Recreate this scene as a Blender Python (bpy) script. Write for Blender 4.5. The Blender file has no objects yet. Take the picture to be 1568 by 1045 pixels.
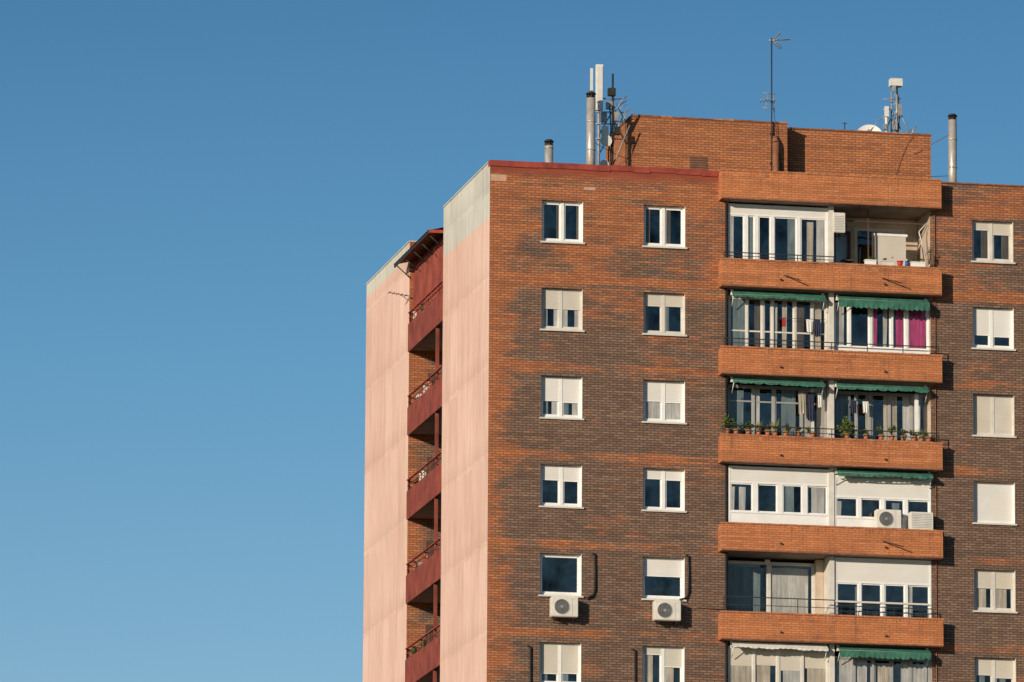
import bpy, math, random
from mathutils import Vector, Matrix
random.seed(7)
scene = bpy.context.scene
try:
    scene.view_settings.view_transform='Standard'; scene.view_settings.look='None'; scene.view_settings.exposure=0
except Exception: pass

# ------------------------------------------------------------ node helpers
class NT:
    def __init__(s, name):
        s.m = bpy.data.materials.new(name); s.m.use_nodes=True
        s.t = s.m.node_tree; s.n = s.t.nodes; s.l = s.t.links
        s.b = s.n['Principled BSDF']; s.out = s.n['Material Output']
        s._tc=None
    def lk(s,a,b): s.l.new(a,b)
    def put(s,sock,v):
        if isinstance(v,bpy.types.NodeSocket): s.l.new(v,sock)
        else: sock.default_value = v
    def math(s,op,a,b=0.0,c=None,clamp=False):
        n=s.n.new('ShaderNodeMath'); n.operation=op; n.use_clamp=clamp
        s.put(n.inputs[0],a); s.put(n.inputs[1],b)
        if c is not None: s.put(n.inputs[2],c)
        return n.outputs[0]
    def xyz(s):
        if s._tc is None:
            tc=s.n.new('ShaderNodeTexCoord'); sp=s.n.new('ShaderNodeSeparateXYZ'); s.lk(tc.outputs['Object'],sp.inputs[0])
            s._tc=(sp.outputs[0],sp.outputs[1],sp.outputs[2],tc.outputs['Object'])
        return s._tc
    def comb(s,x,y,z=0.0):
        n=s.n.new('ShaderNodeCombineXYZ'); s.put(n.inputs[0],x); s.put(n.inputs[1],y); s.put(n.inputs[2],z); return n.outputs[0]
    def noise(s,vec,scale=1,detail=3,rough=.55):
        n=s.n.new('ShaderNodeTexNoise'); s.lk(vec,n.inputs['Vector']); n.inputs['Scale'].default_value=scale
        n.inputs['Detail'].default_value=detail; n.inputs['Roughness'].default_value=rough; return n.outputs['Fac']
    def mix(s,f,a,b,mode='MIX'):
        n=s.n.new('ShaderNodeMix'); n.data_type='RGBA'; n.blend_type=mode
        s.put(n.inputs['Factor'],f)
        for k,v in (('A',a),('B',b)):
            sk=[i for i in n.inputs if i.name==k and i.type=='RGBA'][0]
            if isinstance(v,tuple): sk.default_value=(v[0],v[1],v[2],1)
            else: s.l.new(v,sk)
        return [o for o in n.outputs if o.type=='RGBA'][0]
    def col(s,v,rough=.8,spec=.3):
        if isinstance(v,tuple): s.b.inputs['Base Color'].default_value=(v[0],v[1],v[2],1)
        else: s.lk(v,s.b.inputs['Base Color'])
        s.b.inputs['Roughness'].default_value=rough
        s.b.inputs['Specular IOR Level'].default_value=spec
    def bump(s,h,strength=.3,dist=.02):
        n=s.n.new('ShaderNodeBump'); n.inputs['Strength'].default_value=strength; n.inputs['Distance'].default_value=dist
        s.lk(h,n.inputs['Height']); s.lk(n.outputs[0],s.b.inputs['Normal'])

def simple(name,c,rough=.7,var=.25,scale=3.0,metal=0,spec=.3):
    N=NT(name); o=N.xyz()[3]
    f=N.noise(o,scale,4)
    f=N.math('MULTIPLY_ADD',f,2.2,-.6,True)
    a=tuple(x*(1-var) for x in c); b=tuple(min(1,x*(1+var*.6)) for x in c)
    N.col(N.mix(f,a,b),rough,spec); N.b.inputs['Metallic'].default_value=metal
    return N.m

def brick(name, bias=0.0, height=True, row=.08, bw=.25, o1=(.58,.215,.085), o2=(.41,.145,.060), d1=(.30,.185,.125), d2=(.18,.113,.080), mo=(.21,.09,.052), md=(.08,.055,.043), ms=.016, red_top=False, amp=1.0, stain=0.0):
    N=NT(name); x,y,z,o=N.xyz()
    s=N.math('ADD',x,y)
    v=N.comb(s,z,0.0)
    def bt(c1,c2,m_):
        n=N.n.new('ShaderNodeTexBrick'); N.lk(v,n.inputs['Vector'])
        n.inputs['Scale'].default_value=1; n.inputs['Brick Width'].default_value=bw; n.inputs['Row Height'].default_value=row
        n.inputs['Mortar Size'].default_value=ms; n.inputs['Mortar Smooth'].default_value=.35; n.inputs['Bias'].default_value=0
        n.inputs['Color1'].default_value=(*c1,1); n.inputs['Color2'].default_value=(*c2,1); n.inputs['Mortar'].default_value=(*m_,1)
        return n
    A=bt(o1,o2,mo); B=bt(d1,d2,md)
    n1=N.noise(N.comb(N.math('MULTIPLY',s,.42),N.math('MULTIPLY',z,.75),3.1),1,4,.6)
    rowi=N.math('FLOOR',N.math('DIVIDE',z,row))
    n2=N.noise(N.comb(N.math('MULTIPLY',s,1.0),N.math('MULTIPLY',rowi,7.37),1.0),1,3)
    n3=N.noise(N.comb(N.math('MULTIPLY',s,.5),N.math('MULTIPLY',N.math('FLOOR',N.math('DIVIDE',z,row*3)),5.11),8.0),1,3)
    n4=N.noise(N.comb(N.math('MULTIPLY',s,.35),N.math('MULTIPLY',rowi,3.77),17.0),1,2)
    m=N.math('MULTIPLY_ADD',n1,3.8*amp,-1.9*amp)
    m=N.math('ADD',m,N.math('MULTIPLY_ADD',n2,3.0,-1.5))
    m=N.math('ADD',m,N.math('MULTIPLY_ADD',n3,2.2,-1.1))
    m=N.math('ADD',m,bias)
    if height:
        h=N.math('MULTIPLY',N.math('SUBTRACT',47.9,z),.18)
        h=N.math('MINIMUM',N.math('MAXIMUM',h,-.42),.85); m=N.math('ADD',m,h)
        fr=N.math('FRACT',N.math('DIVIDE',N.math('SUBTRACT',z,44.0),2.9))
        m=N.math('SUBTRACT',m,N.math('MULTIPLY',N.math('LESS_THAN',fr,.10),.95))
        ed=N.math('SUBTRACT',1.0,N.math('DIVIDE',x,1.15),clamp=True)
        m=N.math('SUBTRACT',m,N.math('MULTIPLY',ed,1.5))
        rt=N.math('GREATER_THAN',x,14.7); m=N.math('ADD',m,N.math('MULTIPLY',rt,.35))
    mask=N.math('MULTIPLY_ADD',m,.95,.5,True)
    c=N.mix(mask,A.outputs['Color'],B.outputs['Color'])
    if red_top:
        g=N.math('MULTIPLY',N.math('SUBTRACT',z,50.28),4.0)
        g=N.math('ADD',g,N.math('MULTIPLY_ADD',n2,2.0,-1.0)); g=N.math('MULTIPLY',g,N.math('LESS_THAN',x,7.7))
        g=N.math('MULTIPLY',g,.75,clamp=True)
        c=N.mix(g,c,(.30,.07,.04))
    c=N.mix(N.math('MULTIPLY_ADD',n4,2.6,-1.12,True),c,N.mix(.48,c,(.045,.032,.028)))
    c=N.mix(N.math('MULTIPLY_ADD',n4,-2.6,.98,True),c,N.mix(.22,c,(.62,.45,.32)))
    dirt=N.noise(N.comb(N.math('MULTIPLY',s,2.2),N.math('MULTIPLY',z,.5),0.0),1,4)
    c=N.mix(N.math('MULTIPLY_ADD',dirt,-1.2,.78,True),c,N.mix(.30,c,(.07,.05,.045)))
    if stain:
        st=N.noise(N.comb(N.math('MULTIPLY',s,3.5),N.math('MULTIPLY',z,.8),4.0),1,4,.65)
        c=N.mix(N.math('MULTIPLY_ADD',st,-5.0,2.2,True),c,N.mix(stain,c,(.09,.06,.05)))
        c=N.mix(N.math('MULTIPLY_ADD',st,5.0,-2.9,True),c,N.mix(.25,c,(.75,.40,.22)))
    N.col(c,.92,.12)
    N.bump(A.outputs['Fac'],-.4,.01)
    return N.m

def pink(name,base,alt,dirtc=(.40,.25,.19)):
    N=NT(name); x,y,z,o=N.xyz()
    st=N.noise(N.comb(N.math('MULTIPLY',y,3.0),N.math('MULTIPLY',z,.30),0.0),1,4,.55)
    fine=N.noise(N.comb(N.math('MULTIPLY',y,9.0),N.math('MULTIPLY',z,1.5),2.0),1,3,.6)
    big=N.noise(N.comb(N.math('MULTIPLY',y,.35),N.math('MULTIPLY',z,.3),5.0),1,3)
    fl=N.math('FLOOR',N.math('DIVIDE',N.math('SUBTRACT',z,44.0),2.9)); pc=N.math('FLOOR',N.math('DIVIDE',y,1.3))
    wn=N.n.new('ShaderNodeTexWhiteNoise'); wn.noise_dimensions='2D'; N.lk(N.comb(fl,pc),wn.inputs['Vector'])
    f=N.math('MULTIPLY_ADD',st,1.6,-.8); f=N.math('ADD',f,N.math('MULTIPLY',big,1.0)); f=N.math('ADD',f,N.math('MULTIPLY_ADD',wn.outputs[0],.45,-.22))
    f=N.math('ADD',f,N.math('MULTIPLY_ADD',fine,1.0,-.5)); f=N.math('MULTIPLY',f,1.0,clamp=True)
    c=N.mix(f,base,alt)
    zz=N.math('ADD',z,N.math('MULTIPLY',N.noise(N.comb(N.math('MULTIPLY',y,1.2),0.0,fl),1,3),.5))
    fr=N.math('FRACT',N.math('DIVIDE',N.math('SUBTRACT',zz,44.4),2.9))
    c=N.mix(N.math('MULTIPLY',N.math('MULTIPLY_ADD',fr,-5.0,1.0,True),.20),c,dirtc)
    fr2=N.math('FRACT',N.math('DIVIDE',y,1.3)); c=N.mix(N.math('MULTIPLY',N.math('LESS_THAN',fr2,.03),.12),c,dirtc)
    dk=N.math('MULTIPLY_ADD',st,-5.0,2.0,True); c=N.mix(N.math('MULTIPLY',dk,.28),c,dirtc)
    N.col(c,.92,.12); N.bump(fine,.35,.02)
    return N.m

def slats(name,c,row=.055):
    N=NT(name); x,y,z,o=N.xyz()
    fr=N.math('FRACT',N.math('DIVIDE',z,row)); d=N.math('LESS_THAN',fr,.2)
    f=N.noise(o,1.7,3)
    cc=N.mix(N.math('MULTIPLY_ADD',f,1.4,-.3,True),tuple(v*.82 for v in c),c)
    g=N.noise(N.comb(N.math('MULTIPLY',x,1.0),y,N.math('MULTIPLY',N.math('FLOOR',N.math('DIVIDE',z,2.9)),7.1)),1.3,1)
    cc=N.mix(N.math('MULTIPLY_ADD',g,2.0,-.7,True),cc,tuple(a*b for a,b in zip(c,(.88,.84,.76))))
    cc=N.mix(N.math('MULTIPLY',d,.35),cc,tuple(v*.5 for v in c))
    N.col(cc,.55,.3); return N.m

def cloth(name,c,k=42.0):
    N=NT(name); x,y,z,o=N.xyz()
    n0=N.noise(N.comb(N.math('MULTIPLY',x,13.0),0.0,N.math('MULTIPLY',z,.6)),1,3,.6)
    n1=N.noise(N.comb(N.math('MULTIPLY',x,30.0),3.0,N.math('MULTIPLY',z,.9)),1,2,.6)
    f=N.math('MULTIPLY_ADD',n0,2.4,-.9); f=N.math('ADD',f,N.math('MULTIPLY_ADD',n1,1.0,-.3),clamp=True)
    g=N.noise(N.comb(N.math('MULTIPLY',x,2.0),0.0,z),1.3,3)
    cc=N.mix(f,tuple(v*.5 for v in c),c)  # shade of the curtain folds painted in as darker vertical stripes
    cc=N.mix(N.math('MULTIPLY_ADD',g,2.2,-.8,True),cc,tuple(v*.38 for v in c))
    N.col(cc,.9,.1); N.bump(n0,.4,.03)
    N.b.inputs['Coat Weight'].default_value=.8; N.b.inputs['Coat Roughness'].default_value=.04
    return N.m

def glassmat():
    N=NT('window_glass'); x,y,z,o=N.xyz()
    N.n.remove(N.b)
    tr=N.n.new('ShaderNodeBsdfTransparent'); tr.inputs[0].default_value=(.74,.75,.74,1)
    gl=N.n.new('ShaderNodeBsdfGlossy'); gl.inputs['Roughness'].default_value=.03; gl.inputs['Color'].default_value=(1,.93,.88,1)
    lw=N.n.new('ShaderNodeFresnel'); lw.inputs[0].default_value=1.55
    mx=N.n.new('ShaderNodeMixShader')
    nz=N.n.new('ShaderNodeTexNoise'); nz.inputs['Scale'].default_value=1.3
    N.lk(o,nz.inputs['Vector'])
    bp=N.n.new('ShaderNodeBump'); bp.inputs['Strength'].default_value=.25; bp.inputs['Distance'].default_value=.05
    N.lk(nz.outputs['Fac'],bp.inputs['Height']); N.lk(bp.outputs[0],gl.inputs['Normal'])
    f=N.math('MULTIPLY',lw.outputs[0],2.6)
    f=N.math('MULTIPLY',f,N.math('MULTIPLY_ADD',N.noise(N.comb(N.math('MULTIPLY',x,1.4),0.0,N.math('MULTIPLY',z,.8)),1,3),3.4,-.85,True),clamp=True)
    N.lk(f,mx.inputs[0]); N.lk(tr.outputs[0],mx.inputs[1]); N.lk(gl.outputs[0],mx.inputs[2]); N.lk(mx.outputs[0],N.out.inputs[0])
    return N.m

M={}
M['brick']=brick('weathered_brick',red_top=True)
M['brick_roof']=brick('roof_block_brick',bias=-.9,height=False,amp=.5,o1=(.58,.225,.090),o2=(.43,.155,.062),d1=(.34,.165,.095),d2=(.26,.12,.07))
M['fascia']=brick('balcony_tile_brick',bias=-2.0,height=False,row=.075,bw=.25,ms=.013,o1=(.66,.25,.10),o2=(.54,.195,.075),mo=(.36,.13,.06),amp=.4,stain=.5)
M['pink']=pink('pink_render',(.65,.42,.33),(.82,.575,.47))
M['whiter']=pink('grey_white_render',(.50,.48,.42),(.68,.66,.58),(.34,.32,.27))
M['red']=simple('red_metal_panel',(.27,.062,.040),.65,.4,1.4)
M['redstrip']=simple('red_paint_coping',(.32,.06,.04),.7,.45,2)
M['white']=simple('white_aluminium',(.82,.81,.77),.45,.08,3)
M['offwhite']=simple('aged_white_frame',(.66,.62,.55),.5,.15,3)
M['greyf']=simple('grey_aluminium',(.34,.34,.33),.4,.15,3)
M['brownf']=simple('brown_frame',(.09,.06,.045),.5,.2,3)
M['glass']=glassmat()
M['room']=simple('room_interior',(.09,.08,.072),.9,.7,1.2)
M['shutw']=slats('white_shutter',(.82,.80,.76))
M['shutc']=slats('cream_shutter',(.66,.61,.52))
M['curt']=cloth('white_curtain',(.58,.57,.53))
M['curc']=cloth('cream_curtain',(.56,.49,.38))
M['curb']=cloth('blue_curtain',(.19,.25,.26))
M['curd']=cloth('dark_curtain',(.12,.105,.09))
M['mag']=cloth('magenta_curtain',(.50,.07,.20))
M['green']=simple('green_awning_canvas',(.045,.16,.11),.8,.45,4)
M['canvas']=simple('white_canvas',(.72,.70,.64),.8,.15,4)
M['cream']=simple('cream_render',(.55,.44,.34),.9,.2,2)
M['conc']=simple('concrete_slab',(.30,.25,.21),.9,.35,2)
M['roof']=simple('roof_gravel',(.25,.23,.21),.95,.3,3)
M['dark']=simple('dark_metal',(.035,.032,.03),.6,.3,4)
M['steel']=simple('stainless_steel',(.52,.48,.42),.35,.25,5,metal=.3,spec=.6)
M['galv']=simple('galvanised_steel',(.34,.34,.33),.5,.35,6,metal=.2)
M['acw']=simple('ac_casing',(.70,.66,.58),.5,.12,4)
M['acg']=simple('ac_grille',(.10,.10,.10),.6,.2,8)
M['rust']=simple('rusty_flue',(.26,.11,.06),.8,.4,5)
M['cop']=simple('brick_coping',(.46,.19,.09),.85,.4,5)
M['leafa']=simple('leaf_dark',(.04,.085,.02),.7,.4,9)
M['leafb']=simple('leaf_light',(.13,.17,.03),.7,.4,9)
M['leafc']=simple('dry_grass',(.30,.24,.09),.8,.3,9)
M['terra']=simple('terracotta_pot',(.42,.16,.08),.8,.2,8)
M['redp']=simple('red_plastic',(.5,.04,.03),.5,.1)
M['bluep']=simple('blue_plastic',(.03,.10,.35),.5,.1)
M['navy']=simple('navy_fabric',(.03,.035,.07),.9,.3)
M['panel']=simple('antenna_radome',(.70,.68,.62),.5,.12,5)
M['patch']=simple('mortar_patch',(.55,.33,.22),.9,.2,5)

# ------------------------------------------------------------ mesh builder
class MB:
    def __init__(s): s.v=[]; s.f=[]; s.mi=[]; s.mats=[]; s.sm=[]
    def _m(s,k):
        if k not in s.mats: s.mats.append(k)
        return s.mats.index(k)
    def poly(s,pts,k,sm=False):
        b=len(s.v); s.v+= [tuple(p) for p in pts]; s.f.append(list(range(b,b+len(pts)))); s.mi.append(s._m(k)); s.sm.append(sm)
    def box(s,x0,x1,y0,y1,z0,z1,k):
        if x1<x0:x0,x1=x1,x0
        if y1<y0:y0,y1=y1,y0
        if z1<z0:z0,z1=z1,z0
        b=len(s.v); s.v+=[(x0,y0,z0),(x1,y0,z0),(x1,y1,z0),(x0,y1,z0),(x0,y0,z1),(x1,y0,z1),(x1,y1,z1),(x0,y1,z1)]
        for q in ((3,2,1,0),(4,5,6,7),(0,1,5,4),(1,2,6,5),(2,3,7,6),(3,0,4,7)):
            s.f.append([b+i for i in q]); s.mi.append(s._m(k)); s.sm.append(False)
    def cyl(s,p0,p1,r,k,n=10,r2=None,caps=True):
        p0=Vector(p0);p1=Vector(p1); d=(p1-p0).normalized(); a=Vector((0,0,1)) if abs(d.z)<.9 else Vector((1,0,0))
        e=d.cross(a).normalized(); g=d.cross(e); r2=r if r2 is None else r2
        b=len(s.v)
        for p,rr in ((p0,r),(p1,r2)):
            for i in range(n):
                t=2*math.pi*i/n; s.v.append(tuple(p+e*math.cos(t)*rr+g*math.sin(t)*rr))
        for i in range(n):
            j=(i+1)%n; s.f.append([b+i,b+j,b+n+j,b+n+i]); s.mi.append(s._m(k)); s.sm.append(True)
        if caps:
            s.f.append([b+i for i in range(n)][::-1]); s.mi.append(s._m(k)); s.sm.append(False)
            s.f.append([b+n+i for i in range(n)]); s.mi.append(s._m(k)); s.sm.append(False)
    def path(s,pts,r,k,n=6):
        for a,b in zip(pts,pts[1:]): s.cyl(a,b,r,k,n)
    def build(s,name,parent=None):
        me=bpy.data.meshes.new(name); me.from_pydata(s.v,[],s.f)
        for k in s.mats: me.materials.append(M[k])
        me.polygons.foreach_set('material_index',s.mi); me.polygons.foreach_set('use_smooth',s.sm); me.update()
        ob=bpy.data.objects.new(name,me); scene.collection.objects.link(ob)
        if parent: ob.parent=parent
        return ob

bld=bpy.data.objects.new('apartment_building',None); scene.collection.objects.link(bld)

FL=2.9; NF=17; ZT=50.82; XR=25.0; YB=21.9
walls=MB(); wins=MB(); bal=MB(); rec=MB(); log=MB(); rf=MB(); pipes=MB()

# window definitions -----------------------------------------------------
W1=(1.73,3.10); W2=(5.12,6.51); W3=(16.18,17.58); W4=(20.2,21.6)
LX0,LX1,LM=7.95,14.75,11.40
holes=[]
for k in range(NF):
    zt=49.63-FL*k; zb=zt-1.37
    for w in (W1,W2,W3,W4): holes.append((w[0],w[1],zb,zt))
zlast=49.87-FL*(NF-1)-2.9
holes.append((LX0,LX1,zlast,49.87))
xs=sorted({0,XR}|{h[0] for h in holes}|{h[1] for h in holes}); zs=sorted({0,ZT}|{h[2] for h in holes}|{h[3] for h in holes})
for xa,xb in zip(xs,xs[1:]):
    for za,zb in zip(zs,zs[1:]):
        cx=(xa+xb)/2; cz=(za+zb)/2
        if any(h[0]<cx<h[1] and h[2]<cz<h[3] for h in holes): continue
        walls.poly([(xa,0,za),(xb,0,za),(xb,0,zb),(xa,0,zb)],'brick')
for (a,b,c,d) in holes[:-1]:
    D=.25
    walls.poly([(a,0,c),(a,D,c),(a,D,d),(a,0,d)],'brick'); walls.poly([(b,0,c),(b,0,d),(b,D,d),(b,D,c)],'brick')
    walls.poly([(a,0,d),(a,D,d),(b,D,d),(b,0,d)],'brick'); walls.poly([(a,0,c),(b,0,c),(b,D,c),(a,D,c)],'conc')
    e=.6
    for q in ([(a-e,D,c-e),(a,D,c-e),(a,D,d+.3),(a-e,D,d+.3)],[(b,D,c-e),(b+e,D,c-e),(b+e,D,d+.3),(b,D,d+.3)],
              [(a-e,2.5,c-e),(b+e,2.5,c-e),(b+e,2.5,d+.3),(a-e,2.5,d+.3)],[(a-e,D,c-e),(a-e,2.5,c-e),(a-e,2.5,d+.3),(a-e,D,d+.3)],
              [(b+e,D,c-e),(b+e,2.5,c-e),(b+e,2.5,d+.3),(b+e,D,d+.3)],[(a-e,D,d+.3),(b+e,D,d+.3),(b+e,2.5,d+.3),(a-e,2.5,d+.3)],
              [(a-e,D,c-e),(b+e,D,c-e),(b+e,2.5,c-e),(a-e,2.5,c-e)]):
        walls.poly(q,'room')

# gables / other walls
R0,R1,RD=7.8,13.8,1.5
zw=49.02; zw2=50.35
walls.poly([(0,0,0),(0,0,zw-.05),(0,R0,zw+.12),(0,R0,0)],'pink')
walls.poly([(0,0,zw-.05),(0,0,ZT),(0,R0,ZT),(0,R0,zw+.12)],'whiter')
walls.poly([(0,R1,0),(0,R1,zw2),(0,YB,zw2),(0,YB,0)],'pink')
walls.poly([(0,R1,zw2),(0,R1,ZT),(0,YB,ZT),(0,YB,zw2)],'whiter')
walls.poly([(0,R0,0),(0,R0,ZT),(RD,R0,ZT),(RD,R0,0)],'brick')
walls.poly([(0,R1,0),(RD,R1,0),(RD,R1,ZT),(0,R1,ZT)],'brick')
walls.poly([(RD,R0,0),(RD,R0,ZT),(RD,R1,ZT),(RD,R1,0)],'brick')
walls.poly([(0,YB,0),(0,YB,ZT),(XR,YB,ZT),(XR,YB,0)],'brick')
walls.poly([(XR,0,0),(XR,YB,0),(XR,YB,ZT),(XR,0,ZT)],'brick')
rf.box(RD,XR-.001,.25,YB-.001,49.9,50.0,'roof')
rf.box(.25,RD,.25,R0-.002,49.9,50.0,'roof'); rf.box(.25,RD,R1+.002,YB-.002,49.9,50.0,'roof')
walls.poly([(.0,0,ZT),(XR,0,ZT),(XR,.25,ZT),(0,.25,ZT)],'conc')
walls.poly([(.25,.25,50),(XR,.25,50),(XR,.25,ZT),(.25,.25,ZT)],'brick')
for a,b in ((.25,R0),(R1,YB)):
    walls.poly([(0,a,ZT),(.25,a,ZT),(.25,b,ZT),(0,b,ZT)],'whiter'); walls.poly([(.25,a,50),(.25,b,50),(.25,b,ZT),(.25,a,ZT)],'whiter')
xx=-.02
while xx<7.58:
    w_=min(random.uniform(.5,1.1),7.60-xx); j=random.uniform(-.012,.012)
    rf.box(xx+.002,xx+w_-.002,-.035+j*.4,.22,50.69+j*2,50.875+j,'redstrip'); xx+=w_
rf.box(15.06,XR,-.03,.24,ZT+.003,50.87,'rust')
rf.box(-.03,.24,.23,R0,ZT+.003,50.86,'whiter')
rf.box(-.03,.24,R1,YB,ZT+.003,50.86,'whiter')
rf.box(.02,.55,-.008,-.004,50.18,50.40,'patch'); rf.box(3.12,3.5,-.008,-.004,50.02,50.12,'patch')

def window(w,z1,frac=(0,0),shut='shutw',fr='white',curt=None,single=False,y=.15,z0=None,curf=1.0):
    x0,x1=w; z0=z1-1.37 if z0 is None else z0
    t=.06
    wins.box(x0,x0+t,y,y+.07,z0,z1,fr); wins.box(x1-t,x1,y,y+.07,z0,z1,fr)
    wins.box(x0+t,x1-t,y,y+.07,z1-t,z1,fr); wins.box(x0+t,x1-t,y,y+.07,z0,z0+t+.03,fr)
    wins.box(x1-.012,x1-.002,.004,y,z0+.001,z1-.002,fr)
    xm=(x0+x1)/2+random.uniform(-.03,.03)
    if not single: wins.box(xm-.055,xm+.055,y-.004,y+.066,z0+t+.03,z1-t,fr)
    zi0=z0+t+.03; zi1=z1-t
    spans=[(x0+t,x1-t,frac[0])] if single else [(x0+t,xm-.055,frac[0]),(xm+.055,x1-t,frac[1])]
    for a,b,f in spans:
        if 0<f<.9: f+=random.uniform(-.03,.03)
        H=zi1-zi0; zs_=zi1-f*H
        if f>0: wins.box(a,b,y+.012,y+.03,zs_,zi1,shut); wins.box(a,b,y+.006,y+.034,zs_-.025,zs_,fr)
        if f<.97:
            s=.05
            wins.box(a,a+s,y+.03,y+.06,zi0,zs_-.025,fr); wins.box(b-s,b,y+.03,y+.06,zi0,zs_-.025,fr)
            wins.box(a+s,b-s,y+.03,y+.06,zi0,zi0+s,fr)
            if f==0: wins.box(a+s,b-s,y+.03,y+.06,zi1-s,zi1,fr)
            wins.poly([(a+s,y+.045,zi0+s),(b-s,y+.045,zi0+s),(b-s,y+.045,zs_),(a+s,y+.045,zs_)],'glass')
            if curt:
                for (u0,u1,mt) in curt:
                    c0=a+s+(b-a-2*s)*u0; c1=a+s+(b-a-2*s)*u1
                    wins.poly([(c0,y+.041,zi0+s),(c1,y+.041,zi0+s),(c1,y+.041,zs_),(c0,y+.041,zs_)],mt)
    wins.box(x0-.05,x1+.05,-.07,y+.0,z0-.055,z0-.002,'offwhite')

cw=((0,1,'curt'),); cs=((.0,.28,'curt'),(.74,1,'curt')); cbb=((0,.35,'curb'),(.6,1,'curt'))
C1=[dict(curt=((.82,1,'curd'),)),dict(frac=(.47,.47),shut='shutc',fr='offwhite',curt=cs),dict(frac=(.6,.6),curt=cbb),dict(frac=(.36,.36)),
    dict(single=True,fr='white'),dict(frac=(.78,.72),shut='shutc',curt=((0,.4,'curb'),))]
C2=[dict(curt=((.0,.3,'curd'),)),dict(frac=(.28,.30),shut='shutc',fr='offwhite',curt=((.0,.2,'curb'),)),dict(frac=(.5,.5),curt=cw),dict(frac=(.22,.22)),
    dict(single=True,frac=(.42,.42)),dict(frac=(.12,.45),shut='shutc',curt=((0,.55,'curc'),))]
C3=[dict(frac=(.20,.30),shut='shutc',fr='offwhite',curt=((.5,1,'curd'),)),dict(frac=(.70,.70)),dict(frac=(.98,.98),shut='shutc',fr='offwhite'),dict(frac=(.99,.99),single=True),
    dict(frac=(.42,.42),shut='shutc',curt=((0,.7,'curc'),),fr='offwhite'),dict(frac=(.40,.45),shut='shutc',fr='offwhite',curt=((.2,.6,'curb'),))]
for k in range(NF):
    z=49.63-FL*k
    window(W1,z,**C1[k%6]); window(W2,z,**C2[(k if k<6 else k+1)%6]); window(W3,z,**C3[(k if k<6 else k+2)%6]); window(W4,z,**C3[(k+3)%6])

# balconies ---------------------------------------------------------------
BX0,BX1,P=7.62,15.02,.45
def fascia(z0,z1):
    bal.box(BX0,BX1,-P,-P+.12,z0,z1,'fascia')
    bal.box(BX0,BX0+.12,-P+.12,-.002,z0,z1,'fascia'); bal.box(BX1-.12,BX1,-P+.12,-.002,z0,z1,'fascia')
    bal.box(BX0+.12,BX1-.12,-P+.12,-.002,z0+.004,z0+.2,'conc')
    n=66; w=(BX1-BX0+.04)/n
    for i in range(n):
        a=BX0-.02+i*w; j=random.uniform(-.006,.006)
        bal.box(a+.004,a+w-.004,-P-.022+j,-P+.14,z1,z1+.055+j*.8,'cop' if random.random()<.7 else 'fascia')
    bal.box(BX0-.004,BX1+.004,-P-.012,-P,z0,z0+.045,'rust')
    for i in range(n):
        a=BX0+i*(BX1-BX0)/n; j=random.uniform(0,.006)
        if random.random()<.85: bal.box(a+.008,a+(BX1-BX0)/n-.008,-P-.004-j,-P+.0,z1-.17,z1-.015,'fascia' if random.random()<.8 else 'cop')
    for x in (BX0+1.9,BX0+3.75,BX0+5.6): bal.box(x,x+.012,-P-.003,-P+.0,z0+.05,z1-.18,'rust')
fascia(49.87,50.80)
bal.box(BX0+.12,BX1-.12,-P+.12,.3,50.70,50.80,'conc')
for k in range(NF-1): fascia(46.97-FL*k,47.84-FL*k)
DY=1.7
lz0=zlast
log.poly([(LX0,0,lz0),(LX0,DY,lz0),(LX0,DY,49.87),(LX0,0,49.87)],'cream')
log.poly([(LX1,0,lz0),(LX1,0,49.87),(LX1,DY,49.87),(LX1,DY,lz0)],'cream')
log.box(LX0,LX1,.002,DY,49.87,50.0,'conc')
for k in range(NF-1): log.box(LX0+.003,LX1-.003,.0,DY-.003,46.98-FL*k,47.16-FL*k,'conc')
log.box(LM-.08,LM+.08,-.06,DY-.004,lz0,49.865,'offwhite')
log.poly([(LX0,DY+2.2,lz0),(LX1,DY+2.2,lz0),(LX1,DY+2.2,49.87),(LX0,DY+2.2,49.87)],'room')

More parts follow.
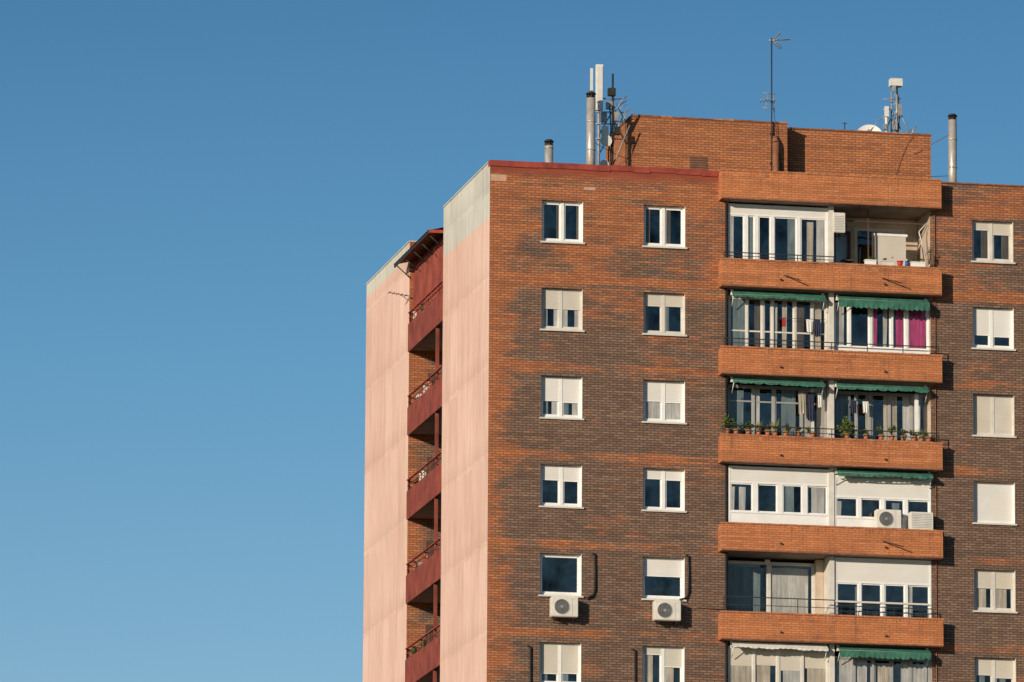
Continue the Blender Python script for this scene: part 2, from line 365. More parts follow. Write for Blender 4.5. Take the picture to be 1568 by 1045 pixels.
def glazing(x0,x1,z0,z1,y,n=4,head=.0,foot=.0,fr='white',mull=.07,sash=.04,headmat='shutw',curt=(),shut=0,shutmat='shutw',transom=None,widths=None):
    t=.06; T=wins
    T.box(x0,x0+t,y,y+.08,z0,z1,fr); T.box(x1-t,x1,y,y+.08,z0,z1,fr)
    T.box(x0+t,x1-t,y,y+.08,z1-t,z1,fr); T.box(x0+t,x1-t,y,y+.08,z0,z0+t,fr)
    a0=x0+t; a1=x1-t; zt=z1-t; zb=z0+t
    if head: T.box(a0,a1,y+.01,y+.07,zt-head,zt,headmat); zt-=head; T.box(a0,a1,y-.004,y+.07,zt-.05,zt,fr); zt-=.05
    if foot: T.box(a0,a1,y+.01,y+.07,zb,zb+foot,fr); zb+=foot; T.box(a0,a1,y-.01,y+.07,zb,zb+.05,fr); zb+=.05
    W=widths or [1]*n; n=len(W); tot=sum(W); xsn=[a0]
    for ww in W: xsn.append(xsn[-1]+(a1-a0)*ww/tot)
    for i in range(1,n): T.box(xsn[i]-mull/2,xsn[i]+mull/2,y-.002,y+.07,zb,zt,fr)
    cur=[(a0+(a1-a0)*f0,a0+(a1-a0)*f1,mt) for f0,f1,mt in curt]
    for i in range(n):
        p=xsn[i]+(mull/2 if i else 0); q=xsn[i+1]-(mull/2 if i<n-1 else 0); yy=y+.02+.02*(i%2); s=sash
        T.box(p,p+s,yy,yy+.03,zb,zt,fr); T.box(q-s,q,yy,yy+.03,zb,zt,fr); T.box(p+s,q-s,yy,yy+.03,zb,zb+s,fr); T.box(p+s,q-s,yy,yy+.03,zt-s,zt,fr)
        if transom: T.box(p+s,q-s,yy,yy+.03,transom-.025,transom+.025,fr)
        zg=zt-s
        if shut: T.box(p+s,q-s,yy+.006,yy+.014,zt-s-shut*random.uniform(.6,1.3),zt-s,shutmat)
        T.poly([(p+s,yy+.020,zb+s),(q-s,yy+.020,zb+s),(q-s,yy+.020,zg),(p+s,yy+.020,zg)],'glass')
        for c0,c1,mt in cur:
            X0=max(c0,p+s); X1=min(c1,q-s)
            if X1-X0>.02:
                zc_=zg-random.choice((0,0,.08)); e1=min(.04,(X1-X0)*.3)
                T.poly([(X0,yy+.017,zb+s),(X1-random.uniform(0,e1),yy+.017,zb+s),(X1-random.uniform(0,e1)*.5,yy+.017,(zb+zc_)/2+.1),(X1,yy+.017,zc_),(X0,yy+.017,zc_)],mt)

def railing(x0,x1,z,y=-.38,h=.36,bars=False):
    bal.box(x0,x1,y-.015,y+.015,z+h-.03,z+h,'dark')
    bal.box(x0,x1,y-.01,y+.01,z+h*.45,z+h*.45+.02,'dark')
    n=max(2,int((x1-x0)/1.1))
    for i in range(n+1):
        xx=x0+(x1-x0)*i/n; bal.box(xx-.012,xx+.012,y-.012,y+.012,z-.05,z+h-.03,'dark')
    if bars:
        m=int((x1-x0)/.28)
        for i in range(m): xx=x0+(x1-x0)*(i+.5)/m; bal.box(xx-.007,xx+.007,y-.007,y+.007,z,z+h-.03,'dark')

def awning(x0,x1,z,mat='green',drop=.22,out=.35,under='canvas'):
    T=MB()
    y0=-.08; y1=-out
    T.cyl((x0,y0,z),(x1,y0,z),.05,under,10)
    za=z+.02; zb=z-.10
    m=8
    for i in range(m):
        a=x0+(x1-x0)*i/m; b=x0+(x1-x0)*(i+1)/m; s0=.03*math.sin(math.pi*i/m); s1=.03*math.sin(math.pi*(i+1)/m)
        T.poly([(a,y0-.05,za+.03),(b,y0-.05,za+.03),(b,y1,zb-s1),(a,y1,zb-s0)],mat)
    T.cyl((x0,y1,zb-.01),(x1,y1,zb-.01),.02,'offwhite',8)
    n=int((x1-x0)/.17); j=0
    for i in range(n):
        a=x0+(x1-x0)*i/n; b=x0+(x1-x0)*(i+1)/n; c=(a+b)/2
        j0=j; j=random.uniform(-.03,.03); yy=y1-.03
        T.poly([(a,yy,zb),(b,yy,zb),(b,yy+.01,zb-drop*.66+j),(c,yy,zb-drop*.8+(j+j0)/2),(a,yy+.01,zb-drop*.66+j0)],mat)
    for xx in (x0+.04,x1-.04):
        T.cyl((xx,-.04,z-.45),(xx,y1+.02,zb),.015,'white',6)
        T.box(xx-.04,xx+.04,-.06,.0,z-.08,z+.10,'white')
    T.build('window_awning')

def acunit(x,y,z,w=.88,h=.64,d=.34,fanx=-.12,fan=True):
    T=MB(); yb=y-.08; yf=yb-d; x0,x1=x-w/2,x+w/2; z0,z1=z-h/2,z+h/2; c=.02
    T.box(x0+c,x1-c,yf,yb,z0+c,z1-c,'acw'); T.box(x0,x1,yf+c,yb-c,z0+c+.001,z1-c-.001,'acw'); T.box(x0+c+.001,x1-c-.001,yf+c,yb-c,z0,z1,'acw')
    fx=x+fanx*w; R=min(h,w)*.38; n=28
    if fan:
        T.cyl((fx,yf-.012,z),(fx,yf-.002,z),R+.02,'acw',n); T.cyl((fx,yf-.016,z),(fx,yf-.0125,z),R,'acg',n)
        for rr in (.3,.5,.7,.9):
            for i in range(n):
                t0=2*math.pi*i/n;t1=2*math.pi*(i+1)/n; r_=R*rr
                T.cyl((fx+r_*math.cos(t0),yf-.022,z+r_*math.sin(t0)),(fx+r_*math.cos(t1),yf-.022,z+r_*math.sin(t1)),.006,'galv',4,caps=False)
        T.cyl((fx,yf-.03,z),(fx,yf-.016,z),.05,'galv',12)
        T.box(x1-.2,x1-.195,yf-.003,yf,z0+.03,z1-.03,'acg')
    else:
        for i in range(9): T.box(x0+.06,x1-.06,yf-.008,yf-.001,z0+.08+i*.055,z0+.095+i*.055,'galv')
    for xx in (x0+.15,x1-.15):
        T.box(xx-.02,xx+.02,yf+.0,y,z0-.055,z0-.015,'dark'); T.box(xx-.03,xx+.03,yf+.03,yf+.09,z0-.015,z0+.002,'acg')
        T.cyl((xx,yf+.05,z0-.05),(xx,y-.01,z0-.16),.014,'dark',6)
    T.path([(x1,yb-.1,z-.1),(x1+.08,yb-.05,z-.12),(x1+.10,y-.03,z+.05)],.02,'dark',6)
    T.build('air_conditioner')

def leaves(T,c,rx,ry,rz,n,s=.05,mats=('leafa','leafb')):
    cl=[(Vector((random.gauss(0,.45)*rx,random.gauss(0,.4)*ry,random.uniform(-.6,.9)*rz)),random.uniform(.25,.55)) for _ in range(max(3,n//25))]
    for i in range(n):
        o,r=random.choice(cl)
        p=Vector(c)+o+Vector((random.gauss(0,.5)*rx*r,random.gauss(0,.5)*ry*r,random.gauss(0,.5)*rz*r))
        a=Vector((random.uniform(-1,1),random.uniform(-1,1),random.uniform(-.4,1))).normalized()*s*random.uniform(.6,1.5)
        b=a.cross(Vector((random.uniform(-1,1),random.uniform(-1,1),random.uniform(-1,1)))).normalized()*s*.45
        T.poly([p-a,p+b,p+a,p-b],random.choice(mats))
def plant(x,z,h=.35,w=.2,y=-.28,n=120,pot=True,mats=('leafa','leafb')):
    T=MB()
    if pot:
        T.cyl((x,y,z-.0),(x,y,z+.16),.07,'terra',12,r2=.10); T.cyl((x,y,z+.14),(x,y,z+.175),.112,'terra',12)
    T.path([(x,y,z+.1),(x+random.uniform(-.03,.03),y,z+.1+h*.5),(x+random.uniform(-.05,.05),y,z+.1+h*.8)],.01,'leafa',5)
    leaves(T,(x,y,z+.10+h*.5),w,w*.6,h*.6,n,.05,mats)
    T.build('potted_plant')
def grass(x,z,h=.4,n=60,y=-.28):
    T=MB(); T.cyl((x,y,z),(x,y,z+.14),.07,'terra',12,r2=.09)
    for i in range(n):
        t=random.uniform(0,6.28); l=random.uniform(.1,.25); hh=h*random.uniform(.5,1)
        p=Vector((x,y,z+.13)); q=p+Vector((math.cos(t)*l,math.sin(t)*l*.6,hh)); e=Vector((.012,0,0))
        T.poly([p-e,p+e,q],random.choice(('leafc','leafb','leafc')))
    T.build('potted_grass')
def laundry(x0,x1,z,y,items):
    T=MB(); T.cyl((x0,y,z),(x1,y,z),.008,'dark',5)
    for (x,w,h,mt) in items:
        m=5
        for i in range(m):
            a=x+w*i/m; b=x+w*(i+1)/m; ya=y+(.02 if i%2 else -.02); yb_=y+(-.02 if i%2 else .02)
            T.poly([(a,y,z),(b,y,z),(b,yb_,z-h*random.uniform(.92,1)),(a,ya,z-h*random.uniform(.92,1))],mt)
    T.build('hanging_laundry')

def floorset(k,t):
    c=49.87-FL*k; b=47.87-FL*k; f=b-.70
    L0,L1=LX0+.01,LM-.09; Q0,Q1=LM+.09,LX1-.01
    if t==0:
        glazing(L0,L1,f,c-.06,.05,head=.26,mull=.13,widths=[.55,.36,.55,.9,.95],curt=((.90,.99,'curt'),(.80,.87,'curc'),(.0,.04,'curt'),(.18,.26,'curb'),(.60,.68,'curb')))
        railing(BX0+.1,LM,b,h=.25)
        y=DY-.12
        log.box(Q0,12.6,y,y+.1,f,c-.02,'cream'); log.box(14.3,Q1,y,y+.1,f,c-.02,'cream')
        log.box(12.6,14.3,y,y+.1,c-.35,c-.02,'cream')
        glazing(12.6,14.3,f,c-.35,y+.01,n=2,fr='offwhite',mull=.07,curt=((.45,.98,'curt'),))
        log.box(13.05,14.10,.65,.69,b-.15,b+1.22,'shutc')
        log.box(13.0,14.15,.63,.72,b+1.22,b+1.30,'white')
        log.box(12.96,13.0,.62,.70,b-.7,b+1.3,'brownf')
        log.box(12.72,12.76,.3,.34,b-.7,c-.02,'brownf'); log.box(12.0,14.7,.28,.32,c-.42,c-.38,'brownf')
        glazing(11.62,12.45,f,c-.5,y-.06,n=1,fr='brownf',curt=((.0,.4,'curd'),))
        log.cyl((12.1,.6,f),(12.1,.6,b+.45),.03,'dark',8); log.box(11.9,12.3,.45,.75,b+.3,b+.34,'brownf')
        log.path([(14.62,.1,b+.5),(14.4,.1,b+1.3),(14.66,.1,b+1.6)],.02,'offwhite',6)
        log.path([(14.3,.15,b+.1),(14.45,.15,b+1.5),(14.6,.15,b+.1)],.018,'brownf',6)
    elif t==1:
        glazing(L0,L1,f,c-.20,.12,fr='offwhite',mull=.06,widths=[.8,.7,.45,1,.8,.6],curt=((.0,.18,'curb'),(.42,.50,'curt'),(.55,.60,'curc'),(.86,.96,'curc'),(.26,.34,'curd'),(.68,.78,'curd')),transom=c-1.35)
        glazing(Q0,Q1,f,c-.28,.10,fr='white',mull=.09,foot=.86,widths=[.7,1,1,.7,1],curt=((.0,.10,'curt'),(.37,.46,'mag'),(.52,.57,'curt'),(.66,.74,'mag'),(.78,1,'mag')))
        railing(BX0+.1,BX1-.1,b,h=.30)
    elif t==2:
        glazing(L0,L1,f,c-.22,.28,fr='greyf',mull=.07,transom=c-.75,widths=[1,.8,1.1,.9],curt=((.0,.16,'curb'),(.28,.33,'curt'),(.55,.70,'curb'),(.78,.86,'curt'),(.92,1,'curc')))
        glazing(Q0,Q1,f,c-.25,.45,fr='greyf',mull=.06,widths=[1.1,.6,.9,1,.6],curt=((.0,.20,'curb'),(.36,.44,'curc'),(.55,.70,'curc'),(.76,.95,'curt')))
        wins.box(Q1-.5,Q1-.38,.1,.16,f,c-.3,'white')
        wins.box(10.75,10.85,.1,.16,f,c-.3,'offwhite')
        railing(BX0+.1,BX1-.1,b,h=.34)
    elif t==3:
        glazing(L0,L1,f,c-.05,-.02,head=.45,foot=1.05,mull=.18,widths=[1,1,1,.9],curt=((.0,.05,'curt'),(.09,.16,'curt'),(.57,.66,'curb'),(.84,.98,'curt')))
        glazing(Q0,Q1,f,c-.22,-.02,head=.62,foot=1.00,mull=.13,n=4,curt=((.6,.68,'curb'),(.0,.06,'curt')))
    elif t==4:
        y=.9
        glazing(L0+.05,L1-.25,f,c-.12,y,n=2,fr='offwhite',mull=.1,curt=((.52,.95,'curt'),(.0,.40,'curb')))
        log.box(L1-.25,L1,y-.2,y+.1,f,c-.02,'cream')
        log.cyl((9.4,.6,c-.1),(9.4,.6,c-.25),.09,'canvas',12)
        railing(BX0+.1,LM,b,h=.52)
        glazing(Q0+.02,Q1,f,c-.02,.0,n=4,head=.72,mull=.10,curt=((.74,.82,'curt'),(.2,.24,'curb')))
        wins.box(Q0+.02,Q1,-.03,-.01,b+.5,b+.56,'offwhite')
        railing(LM+.1,BX1-.3,b,y=-.3,h=.36,bars=True)
    elif t==5:
        glazing(L0,L1,f,c-.15,.06,n=4,fr='offwhite',mull=.08,curt=((.0,.42,'curc'),(.55,.78,'curt'),(.8,1.0,'curc')),shut=.5,shutmat='shutc')
        glazing(Q0,Q1,f,c-.35,.08,n=5,fr='greyf',mull=.08,curt=((.02,.34,'curt'),(.45,.62,'curc'),(.70,.98,'curt')))
        railing(BX0+.1,BX1-.1,b,h=.30)
for k in range(NF-1):
    t=k if k<6 else (k*2+1)%6
    floorset(k,t)
    c=49.87-FL*k
    if t==1: awning(8.02,11.15,c-.14,'green',.12,.30); awning(11.55,14.62,c-.16,'green',.36,.40)
    if t==2: awning(8.02,11.1,c-.12,'green',.10,.40); awning(11.5,14.6,c-.14,'green',.12,.35)
    if t==3: awning(11.5,14.72,c-.10,'green',.14,.40)
    if t==5: awning(8.02,11.2,c-.08,'canvas',.10,.34); awning(11.55,14.62,c-.12,'green',.30,.40)
T=MB(); zc=49.87-FL*3-.25; n=14; xa,xb=11.62,14.6
for i in range(n):
    a=xa+(xb-xa)*i/n; e=xa+(xb-xa)*(i+1)/n
    d0=.08+.10*math.sin(math.pi*(i/n))**.5; d1=.08+.10*math.sin(math.pi*((i+1)/n))**.5
    T.poly([(a,-.06,zc),(e,-.06,zc),(e,-.10,zc-d1),(a,-.10,zc-d0)],'canvas')
T.build('canvas_drape')
c3=49.87-FL*2
laundry(10.2,11.2,c3-.42,.05,[(10.3,.25,.75,'curc'),(10.62,.22,.95,'navy'),(10.95,.16,.5,'canvas')])
c2=49.87-FL
laundry(9.6,11.2,c2-.9,-.02,[(9.75,.12,.3,'redp'),(10.55,.22,.45,'canvas'),(10.85,.18,.6,'navy')])
laundry(12.0,13.0,c3-.6,.2,[(12.1,.2,.45,'navy'),(12.5,.2,.4,'canvas')])

# downpipes, cables
pipes.path([(7.86,-.05,49.8),(7.86,-.05,1.0)],.035,'dark',8)
pipes.path([(14.9,-.03,49.8),(14.9,-.03,1.0)],.02,'rust',6)
pipes.path([(17.95,-.02,50.6),(17.98,-.02,30)],.010,'dark',5)
for (px_,zt) in ((3.52,38.05),(6.62,38.1)):
    pts=[(px_-.1,-.05,zt+.02),(px_,-.05,zt),(px_+.02,-.05,zt-1.15),(px_-.08,-.07,zt-1.38),(px_-.3,-.1,zt-1.45)]
    pipes.path(pts,.032,'dark',6)
for px_ in (1.42,4.86): 
    pipes.path([(px_-.12,-.05,35.0),(px_,-.05,34.95),(px_+.02,-.05,30)],.032,'dark',6)
pipes.path([(6.9,-.02,36.42),(7.86,-.03,36.38)],.012,'dark',5)

zw5=49.63-FL*4-1.37
acunit(2.47,0,zw5-.42); acunit(5.86,0,zw5-.42)
b4=47.87-FL*3
acunit(13.22,-.02,b4+.33,w=.84,h=.62); acunit(14.32,-.02,b4+.30,w=.78,h=.60,fan=False)
acunit(11.66,.25,49.87-.55,w=.42,h=.66,d=.26,fan=False)
def trough(x0,x1,z,mat,y=-.30,n=50):
    T=MB(); T.box(x0+.02,x1-.02,y-.08,y+.08,z,z+.14,mat); T.box(x0,x1,y-.1,y+.1,z+.14,z+.17,mat); T.box(x0+.03,x1-.03,y-.07,y+.07,z+.17,z+.18,'acg')
    leaves(T,((x0+x1)/2,y,z+.24),(x1-x0)*.4,.06,.07,n,.04)
    T.build('flower_trough')
zb1=47.9
trough(12.45,12.85,zb1,'white'); trough(13.02,13.45,zb1,'offwhite',n=25); trough(14.0,14.5,zb1,'white')
T=MB(); T.cyl((13.65,-.3,zb1),(13.65,-.3,zb1+.16),.07,'redp',14,r2=.10); T.cyl((13.65,-.3,zb1+.16),(13.65,-.3,zb1+.18),.11,'redp',14); T.build('plastic_bucket')
T=MB(); T.cyl((13.88,-.3,zb1),(13.88,-.3,zb1+.2),.06,'bluep',14,r2=.05); T.cyl((13.88,-.3,zb1+.2),(13.88,-.3,zb1+.26),.02,'white',8); T.build('plastic_bottle')
plant(14.62,zb1,.55,.10,n=40,pot=False)
zb3=47.9-FL*2
for x,h,w,n in ((7.85,.40,.22,200),(8.15,.3,.18,140),(8.55,.28,.18,110),(9.2,.25,.16,80),(9.8,.3,.2,110),(10.2,.22,.16,80),(10.7,.2,.2,70),(12.5,.25,.14,60),(13.0,.28,.14,70),(13.35,.32,.16,90),(13.75,.25,.16,80),(14.1,.35,.15,90),(14.6,.2,.16,60)):
    plant(x,zb3,h,w,n=n)
plant(11.85,zb3,.50,.26,n=700,mats=('leafb','leafb','leafa'))
grass(9.45,zb3,.5); grass(8.9,zb3,.4); grass(14.35,zb3,.35)
for k in range(6):
    for x in (9.6,13.1): bal.cyl((x,-P-.06,47.25-FL*k),(x,-P,47.25-FL*k),.035,'dark',8)
    if k in (0,3): bal.cyl((13.0,-P-.03,47.45-FL*k),(13.6,-P-.35,47.25-FL*k),.02,'dark',6)
bal.cyl((9.7,-P-.03,47.4),(10.2,-P-.3,47.2),.02,'dark',6)

# left recess balconies --------------------------------------------------
for k in range(-1,NF-1):
    zf=46.97-FL*k
    if k>=0:
        rec.box(.02,RD-.002,R0+.002,R1-.002,zf+.06,zf+.22,'conc')
        rec.box(-.03,.02,R0+.004,R1+.0,zf,zf+.98,'red')
        n=12
        for i in range(n+1):
            y=R0+.05+(R1-R0-.1)*i/n; rec.box(-.045,-.03,y-.02,y+.02,zf+.02,zf+.96,'red')
        rec.box(-.04,.03,R0+.004,R1,zf+1.34,zf+1.38,'redstrip'); rec.box(-.02,.01,R0+.004,R1,zf+1.16,zf+1.18,'red')
        for i in range(7):
            y=R0+.05+(R1-R0-.1)*i/6; rec.box(-.015,.005,y-.015,y+.015,zf+.98,zf+1.34,'red')
        if k!=0: rec.box(.02,.12,9.0,9.14,zf+.98,zf+2.95,'red')
        rec.box(RD-.03,RD-.004,9.0,11.0,zf+.22,zf+2.4,'brownf')
        rec.box(.65,.9,R1-.06,R1-.004,zf+.3,zf+2.2,'brownf')
        rec.box(.25,.5,R1-.35,R1-.05,zf+.3,zf+1.4,random.choice(['offwhite','greyf','brownf']))
        for q in range(2):
            yq=random.uniform(9.6,13.2)
            rec.cyl((.12,yq,zf+1.0),(.12,yq,zf+1.35),.09,random.choice(['offwhite','terra','leafa']),10)
n=30
for i in range(n):
    y0=R0+.003+(R1-R0-.01)*i/n; y1=R0+.003+(R1-R0-.01)*(i+1)/n; o=.05*(i%2)
    rec.poly([(.10+o,y0,47.9),(.15-o,y1,47.9),(.15-o,y1,50.0),(.10+o,y0,50.0)],'red')
n=40; ya,yb=R0-.0,R1+.25
for i in range(n):
    y0=ya+(yb-ya)*i/n; y1=ya+(yb-ya)*(i+1)/n; h0=.03*(i%2); h1=.03*((i+1)%2)
    rec.poly([(-.52,y0,50.03+h0),(-.52,y1,50.03+h1),(.6,y1,50.30+h1),(.6,y0,50.30+h0)],'rust')
rec.box(-.50,.55,ya+.01,ya+.06,49.96,50.06,'redstrip'); rec.box(-.50,-.46,ya+.06,yb,49.93,50.02,'dark')
for i in range(5):
    y=ya+.3+(yb-ya-.6)*i/4; rec.cyl((0.0,y,49.55),(-.45,y,49.95),.02,'dark',6)

walls.build('walls',bld); wins.build('windows',bld); bal.build('balcony_parapets',bld); rec.build('side_balconies',bld); log.build('loggias',bld)
pipes.build('downpipes_and_cables',bld)
rf.box(5.17,10.42,2.0,6.1,50.0,53.0,'brick_roof'); rf.box(10.3,15.51,2.7,6.05,50.0,52.99,'brick_roof')
def capping(x0,x1,y0,y1,z):
    x=x0
    while x<x1-.02:
        w_=min(random.uniform(.3,.8),x1-x); j=random.uniform(-.01,.012)
        rf.box(x+.002,x+w_-.002,y0+j*.5,y1,z,z+.05+j,random.choice(('rust','cop','rust'))); x+=w_
capping(5.14,10.45,1.97,6.13,53.0); capping(10.45,15.54,2.67,6.1,52.99)
rf.box(7.1,7.7,1.985,1.999,51.25,51.75,'rust')
for i in range(6): rf.box(7.12,7.68,1.97,1.985,51.28+i*.08,51.31+i*.08,'brownf')
for i in range(9):
    x=5.9+i*.5+random.uniform(-.1,.1); rf.box(x,x+random.uniform(.1,.2),2.3,2.45,53.05,53.05+random.uniform(.02,.07),'rust')
rf.build('roof_structure',bld)

def flue(x,y,z0,z1,r,mat='steel'):
    T=MB(); T.cyl((x,y,z0),(x,y,z1-.22),r,mat,20)
    z=z0+.6
    while z<z1-.3: T.cyl((x,y,z),(x,y,z+.05),r+.012,mat,20); z+=.95
    T.cyl((x,y,z1-.22),(x,y,z1-.14),r*.8,'dark',20)
    for i in range(8):
        t=i*math.pi/4; T.cyl((x+r*.9*math.cos(t),y+r*.9*math.sin(t),z1-.22),(x+r*.9*math.cos(t),y+r*.9*math.sin(t),z1-.08),.014,'dark',5)
    T.cyl((x,y,z1-.09),(x,y,z1-.02),r+.03,'dark',20,r2=r*.75)
    T.build('chimney_flue')
flue(2.16,1,50.0,51.87,.14); flue(3.56,1,50.0,53.53,.15); flue(15.80,1,50.0,53.4,.14)
T=MB(); T.cyl((10.0,1.86,50.0),(10.0,1.86,52.3),.11,'rust',14); T.cyl((10.0,1.86,52.3),(10.0,2.0,52.5),.11,'rust',14); T.cyl((10.0,1.86,51.2),(10.0,1.86,51.25),.125,'dark',14); T.build('roof_vent_pipe')
T=MB(); T.box(4.0,4.35,.9,1.2,50.0,51.0,'galv'); T.cyl((4.6,1.1,50),(4.6,1.1,51.02),.12,'galv',12); T.cyl((4.6,1.1,51.02),(4.6,1.1,51.1),.16,'galv',12,r2=.05); T.build('roof_vent_box')
T=MB(); T.box(16.1,16.3,1,1.3,50,51.02,'conc'); T.cyl((16.5,1.1,50),(16.5,1.1,51.0),.13,'galv',12); T.cyl((16.5,1.1,51.0),(16.5,1.1,51.08),.17,'galv',12,r2=.05); T.build('roof_vent_box')

# mobile phone mast (left)
T=MB(); Y=1.6
T.cyl((3.98,Y+.12,50),(3.98,Y+.12,54.5),.045,'galv',8)
T.box(3.85,4.08,Y-.08,Y+.06,53.05,54.58,'panel'); T.box(3.87,4.06,Y-.10,Y-.08,53.1,54.53,'panel')
T.cyl((3.72,Y+.1,50),(3.72,Y+.1,54.45),.03,'galv',8); T.box(3.67,3.75,Y-.02,Y+.06,53.7,54.45,'panel')
T.cyl((4.42,Y,50),(4.42,Y,54.3),.035,'dark',8)
T.box(4.26,4.50,Y-.12,Y+.08,53.55,53.8,'dark'); T.box(4.2,4.4,Y-.1,Y+.06,53.1,53.35,'galv')
T.box(4.02,4.2,Y-.15,Y+.05,52.65,52.95,'galv'); T.box(4.05,4.25,Y-.16,Y-.02,52.2,52.5,'panel'); T.box(4.45,4.62,Y-.15,Y+.05,52.7,53.0,'galv'); T.box(4.48,4.66,Y-.15,Y+.05,52.25,52.5,'dark')
for z in (52.1,52.6,53.0,53.45): T.cyl((3.7,Y+.05,z),(4.8,Y+.05,z+.03),.022,'galv',6)
for a,b in (((4.42,Y,53.5),(5.1,2.6,52.9)),((4.42,Y,52.2),(4.9,Y,53.1)),((4.0,Y,52.3),(4.5,Y,53.2)),((4.42,Y,52.9),(4.85,Y-.1,53.6)),((3.98,Y,51.6),(4.42,Y,52.4)),((4.42,Y,51.6),(3.98,Y,52.4)),((4.42,Y,52.8),(5.17,2.8,52.2)),((4.7,Y,52.6),(5.0,Y,53.2)),((4.42,Y,51.2),(5.0,Y,52.6))): T.cyl(a,b,.022,'galv',6)
T.cyl((4.16,Y-.2,52.0),(4.16,Y-.12,52.0),.2,'panel',18,r2=.12); T.cyl((4.12,Y-.2,51.2),(4.12,Y,51.25),.14,'panel',16)
for xo in (0,.07,.13): T.path([(4.3+xo,Y-.1,53.2),(4.34+xo,Y-.1,52.4),(4.26+xo,Y-.1,51.6),(4.3+xo,Y-.1,50.5)],.022,'dark',6)
for i in range(3): T.cyl((4.62,Y,53.1+.13*i),(4.9,Y,53.3+.13*i),.014,'galv',5)
T.build('mobile_phone_mast')
T=MB(); Y=3.6; zr=53.0
T.cyl((14.22,Y,zr),(14.22,Y,54.0),.05,'panel',8); T.box(14.15,14.28,Y-.1,Y,53.75,54.1,'panel')
T.cyl((14.58,Y,zr),(14.58,Y,54.85),.04,'galv',8); T.cyl((14.45,Y+.2,zr),(14.45,Y+.2,54.7),.03,'galv',8)
T.box(14.33,14.73,Y-.2,Y+.1,54.80,55.05,'panel'); T.box(14.36,14.50,Y-.22,Y-.2,54.6,54.80,'galv')
for i in range(5): T.cyl((14.45,Y+.2,53.2+i*.3),(14.58,Y,53.4+i*.3),.016,'galv',5)
for z in (53.7,54.0,54.35): T.cyl((14.1,Y,z),(14.7,Y,z+.05),.02,'galv',6)
for a,b in (((14.58,Y,54.2),(15.1,Y,53.0)),((14.22,Y,53.9),(13.6,Y,53.2)),((14.45,Y,53.9),(14.15,Y+.4,53.0)),((14.58,Y,53.6),(14.9,Y,53.0)),((14.7,Y,53.05),(15.1,Y,53.4)),((15.1,Y,53.4),(15.2,Y,53.15)),((15.0,Y,53.0),(15.25,Y,53.5))): T.cyl(a,b,.022,'galv',6)
T.box(14.4,14.56,Y-.15,Y-.02,53.3,53.6,'galv'); T.box(14.62,14.72,Y-.12,Y,53.8,54.2,'galv'); T.box(14.1,14.2,Y-.12,Y,53.3,53.5,'galv')
T.path([(14.62,Y-.05,54.5),(14.66,Y-.05,53.8),(14.6,Y-.05,53.1)],.02,'dark',6)
T.build('mobile_phone_mast')
def dish(x,y,z,r,dirv=(-.3,-1,.35)):
    T=MB(); d=Vector(dirv).normalized(); e=d.cross(Vector((0,0,1))).normalized(); g=e.cross(d); n=24; rings=5; P0=Vector((x,y,z))
    prev=None
    for j in range(rings+1):
        rr=r*j/rings; off=d*(.25*r*(j/rings)**2)
        ring=[P0+off+e*math.cos(2*math.pi*i/n)*rr+g*math.sin(2*math.pi*i/n)*rr for i in range(n)]
        if prev:
            for i in range(n): T.poly([prev[i],prev[(i+1)%n],ring[(i+1)%n],ring[i]],'panel',True)
        prev=ring
    f=P0+d*r*1.1; T.cyl(P0-g*r+d*.2*r,f,.012,'galv',6); T.cyl(f-d*.05,f+d*.05,.04,'galv',8)
    T.cyl(P0,P0-d*.15,.04,'galv',8); T.cyl(P0-d*.15,(x,y+.15,z-.9),.03,'galv',8)
    T.build('satellite_dish')
dish(13.62,3.6,53.0,.46)
T=MB(); X=9.87; Y=1.92
T.cyl((X,Y,50.6),(X,Y,55.85),.024,'dark',8)
for z in (51.6,52.6): T.box(X-.05,X+.05,Y,2.0,z,z+.05,'dark')
T.cyl((X-.1,Y,55.78),(X+.62,Y,55.84),.018,'galv',6)
for i in range(7): xx=X+.1+i*.08; T.cyl((xx,Y-.13,55.80+i*.007),(xx,Y+.13,55.80+i*.007),.012,'galv',5)
for s in (-1,1):
    T.cyl((X+.05,Y,55.8),(X+.32,Y+.1*s,55.8+.26*s+.0),.014,'galv',5)
    for j in range(4): T.cyl((X+.08+j*.06,Y-.18,55.8+s*(.06+j*.06)),(X+.08+j*.06,Y+.18,55.8+s*(.06+j*.06)),.012,'galv',5)
T.cyl((X+.32,Y,55.5),(X+.05,Y,55.78),.014,'galv',5)
T.cyl((X-.38,Y,53.75),(X+.12,Y,53.72),.016,'galv',6)
for i in range(5): xx=X-.35+i*.11; T.cyl((xx,Y-.3,53.75),(xx+.04,Y+.3,53.73),.012,'galv',5)
T.cyl((X-.30,Y,54.0),(X+.1,Y,53.95),.014,'galv',5); T.cyl((X-.3,Y,53.5),(X+.1,Y,53.45),.014,'galv',5)
T.cyl((X-.12,Y,53.95),(X-.2,Y,53.4),.014,'galv',5); T.cyl((X+.06,Y,54.05),(X+.10,Y,53.35),.014,'galv',5)
T.build('tv_antenna')
T=MB(); T.cyl((12.68,3.2,53),(12.68,3.2,53.4),.018,'dark',6); T.cyl((12.6,3.2,53.38),(12.76,3.2,53.38),.012,'dark',6); T.cyl((12.9,3.2,53),(12.9,3.2,53.12),.03,'dark',6); T.build('roof_post')
T=MB(); yy=13.7
T.cyl((0,yy,48.9),(-.75,yy,49.0),.014,'dark',6)
for i in range(5): T.cyl((-.15-i*.14,yy-.25,48.92+i*.02),(-.15-i*.14,yy+.25,48.92+i*.02),.009,'dark',5)
T.cyl((-.05,yy,48.75),(-.35,yy,48.95),.01,'dark',5); T.build('wall_antenna')
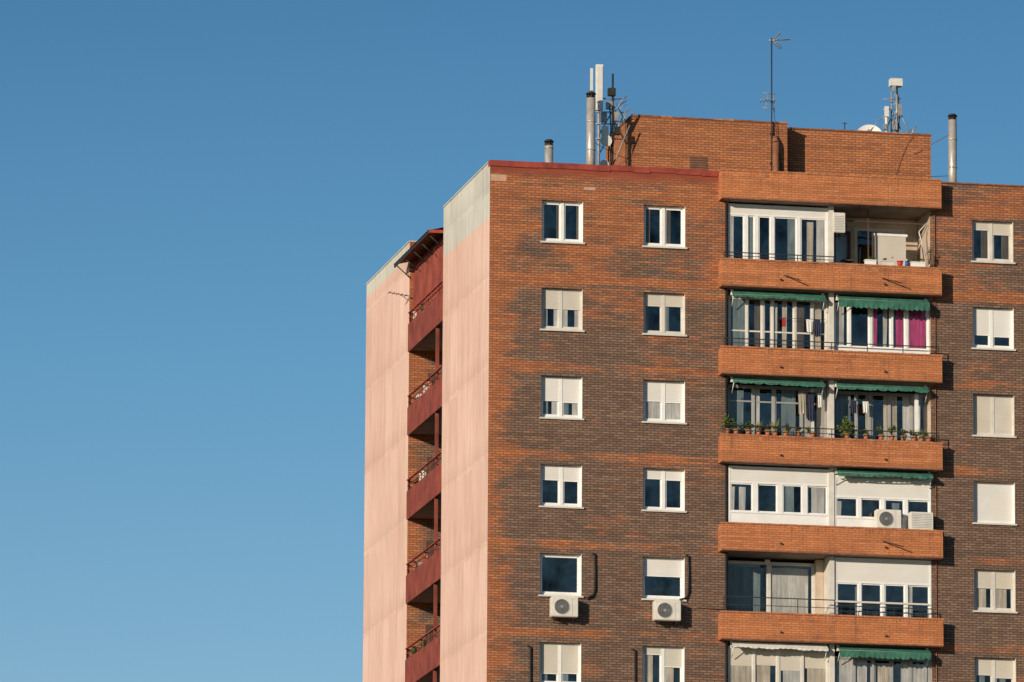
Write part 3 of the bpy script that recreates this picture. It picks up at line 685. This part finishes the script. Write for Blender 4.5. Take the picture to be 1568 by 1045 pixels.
def wire(a,b,sag=.05,r=.008,name='guy_wire',mat='dark'):
    a=Vector(a);b=Vector(b);T=MB();pts=[a.lerp(b,i/10)-Vector((0,0,sag*4*(i/10)*(1-i/10))) for i in range(11)]
    T.path(pts,r,mat,5); T.build(name)
wire((2.16,1,51.0),(3.56,1,51.05),.0,.012,mat='rust'); wire((3.56,1,51.9),(5.17,2.0,51.5),.05,.01)
wire((15.51,3,52.7),(15.80,1,52.75),0,.012,mat='rust'); wire((14.6,3.6,54.0),(13.8,2.7,52.0),.1); wire((15.8,1,51.3),(15.51,2.7,51.6),0,.01)
wire((9.9,1.9,53.7),(10.3,1.95,50.9),.1,.01)
wire((15.2,2.66,52.5),(14.9,2.66,52.35),.03,.01,mat='rust')
wire((14.9,2.66,52.95),(14.3,2.66,51.6),-.2,.008,mat='rust')

# ground ------------------------------------------------------------------
T=MB(); M['ground']=simple('dry_ground',(.16,.14,.10),.95,.3,.05); M['asph']=simple('asphalt',(.05,.05,.052),.9,.2,.8); M['pave']=simple('paving',(.30,.28,.26),.9,.2,1.5)
T.poly([(-3000,-3000,0),(3000,-3000,0),(3000,3000,0),(-3000,3000,0)],'ground'); T.build('ground')
T=MB(); T.box(-6,32,-7,0-.01,.0,.12,'pave'); T.box(-6,-.01,-.01,28,.0,.12,'pave'); T.build('pavement')
T=MB(); T.poly([(-200,-17,.008),(200,-17,.008),(200,-7.01,.008),(-200,-7.01,.008)],'asph'); T.build('road')

# light -------------------------------------------------------------------
EL=math.radians(14); AZ=math.radians(48)
S=Vector((-math.sin(AZ)*math.cos(EL),-math.cos(AZ)*math.cos(EL),math.sin(EL)))
sd=bpy.data.lights.new('sun','SUN'); sd.energy=4.45; sd.angle=math.radians(.5); sd.color=(1,.86,.69)
so=bpy.data.objects.new('sun',sd); scene.collection.objects.link(so); so.rotation_euler=S.to_track_quat('Z','Y').to_euler(); so.location=S*300
w=bpy.data.worlds.new('World'); scene.world=w; w.use_nodes=True; nt=w.node_tree
sky=nt.nodes.new('ShaderNodeTexSky'); sky.sky_type='NISHITA'; sky.sun_disc=False; sky.sun_elevation=EL; sky.sun_rotation=math.radians(228)
sky.altitude=650; sky.air_density=1.0; sky.dust_density=.3; sky.ozone_density=3.0
bg=nt.nodes['Background']; bg.inputs[1].default_value=.10
tc=nt.nodes.new('ShaderNodeTexCoord'); sp=nt.nodes.new('ShaderNodeSeparateXYZ'); nt.links.new(tc.outputs['Generated'],sp.inputs[0])
mr=nt.nodes.new('ShaderNodeMapRange'); mr.inputs['From Min'].default_value=.12; mr.inputs['From Max'].default_value=.24; nt.links.new(sp.outputs[2],mr.inputs['Value'])
cr=nt.nodes.new('ShaderNodeValToRGB'); e=cr.color_ramp.elements
e[0].position=0; e[0].color=(.93,1.0,1.0,1); e[1].position=1; e[1].color=(.35,.615,.735,1)
m_=cr.color_ramp.elements.new(.5); m_.color=(.59,.85,.92,1)
nt.links.new(mr.outputs[0],cr.inputs[0])
mx=nt.nodes.new('ShaderNodeMix'); mx.data_type='RGBA'; mx.blend_type='MULTIPLY'; mx.inputs['Factor'].default_value=1
A=[i for i in mx.inputs if i.name=='A' and i.type=='RGBA'][0]; B=[i for i in mx.inputs if i.name=='B' and i.type=='RGBA'][0]
nt.links.new(sky.outputs[0],A); nt.links.new(cr.outputs[0],B)
nt.links.new([o for o in mx.outputs if o.type=='RGBA'][0],bg.inputs[0])

# camera --------------------------------------------------------------------
al=math.radians(11.6); th=math.radians(10.43); rho=.0061
d=Vector((math.sin(al)*math.cos(th),math.cos(al)*math.cos(th),math.sin(th)))
r=Vector((math.cos(al),-math.sin(al),0)); u=r.cross(d)
r2=(r+rho*u).normalized(); u2=(u-rho*r).normalized()
cd=bpy.data.cameras.new('camera'); cd.sensor_width=36; cd.lens=36*11300/1568; cd.clip_start=1; cd.clip_end=6000
co=bpy.data.objects.new('camera',cd); scene.collection.objects.link(co)
mw=Matrix(((r2.x,u2.x,-d.x,-46.45),(r2.y,u2.y,-d.y,-230.0),(r2.z,u2.z,-d.z,1.7),(0,0,0,1)))
co.matrix_world=mw; scene.camera=co
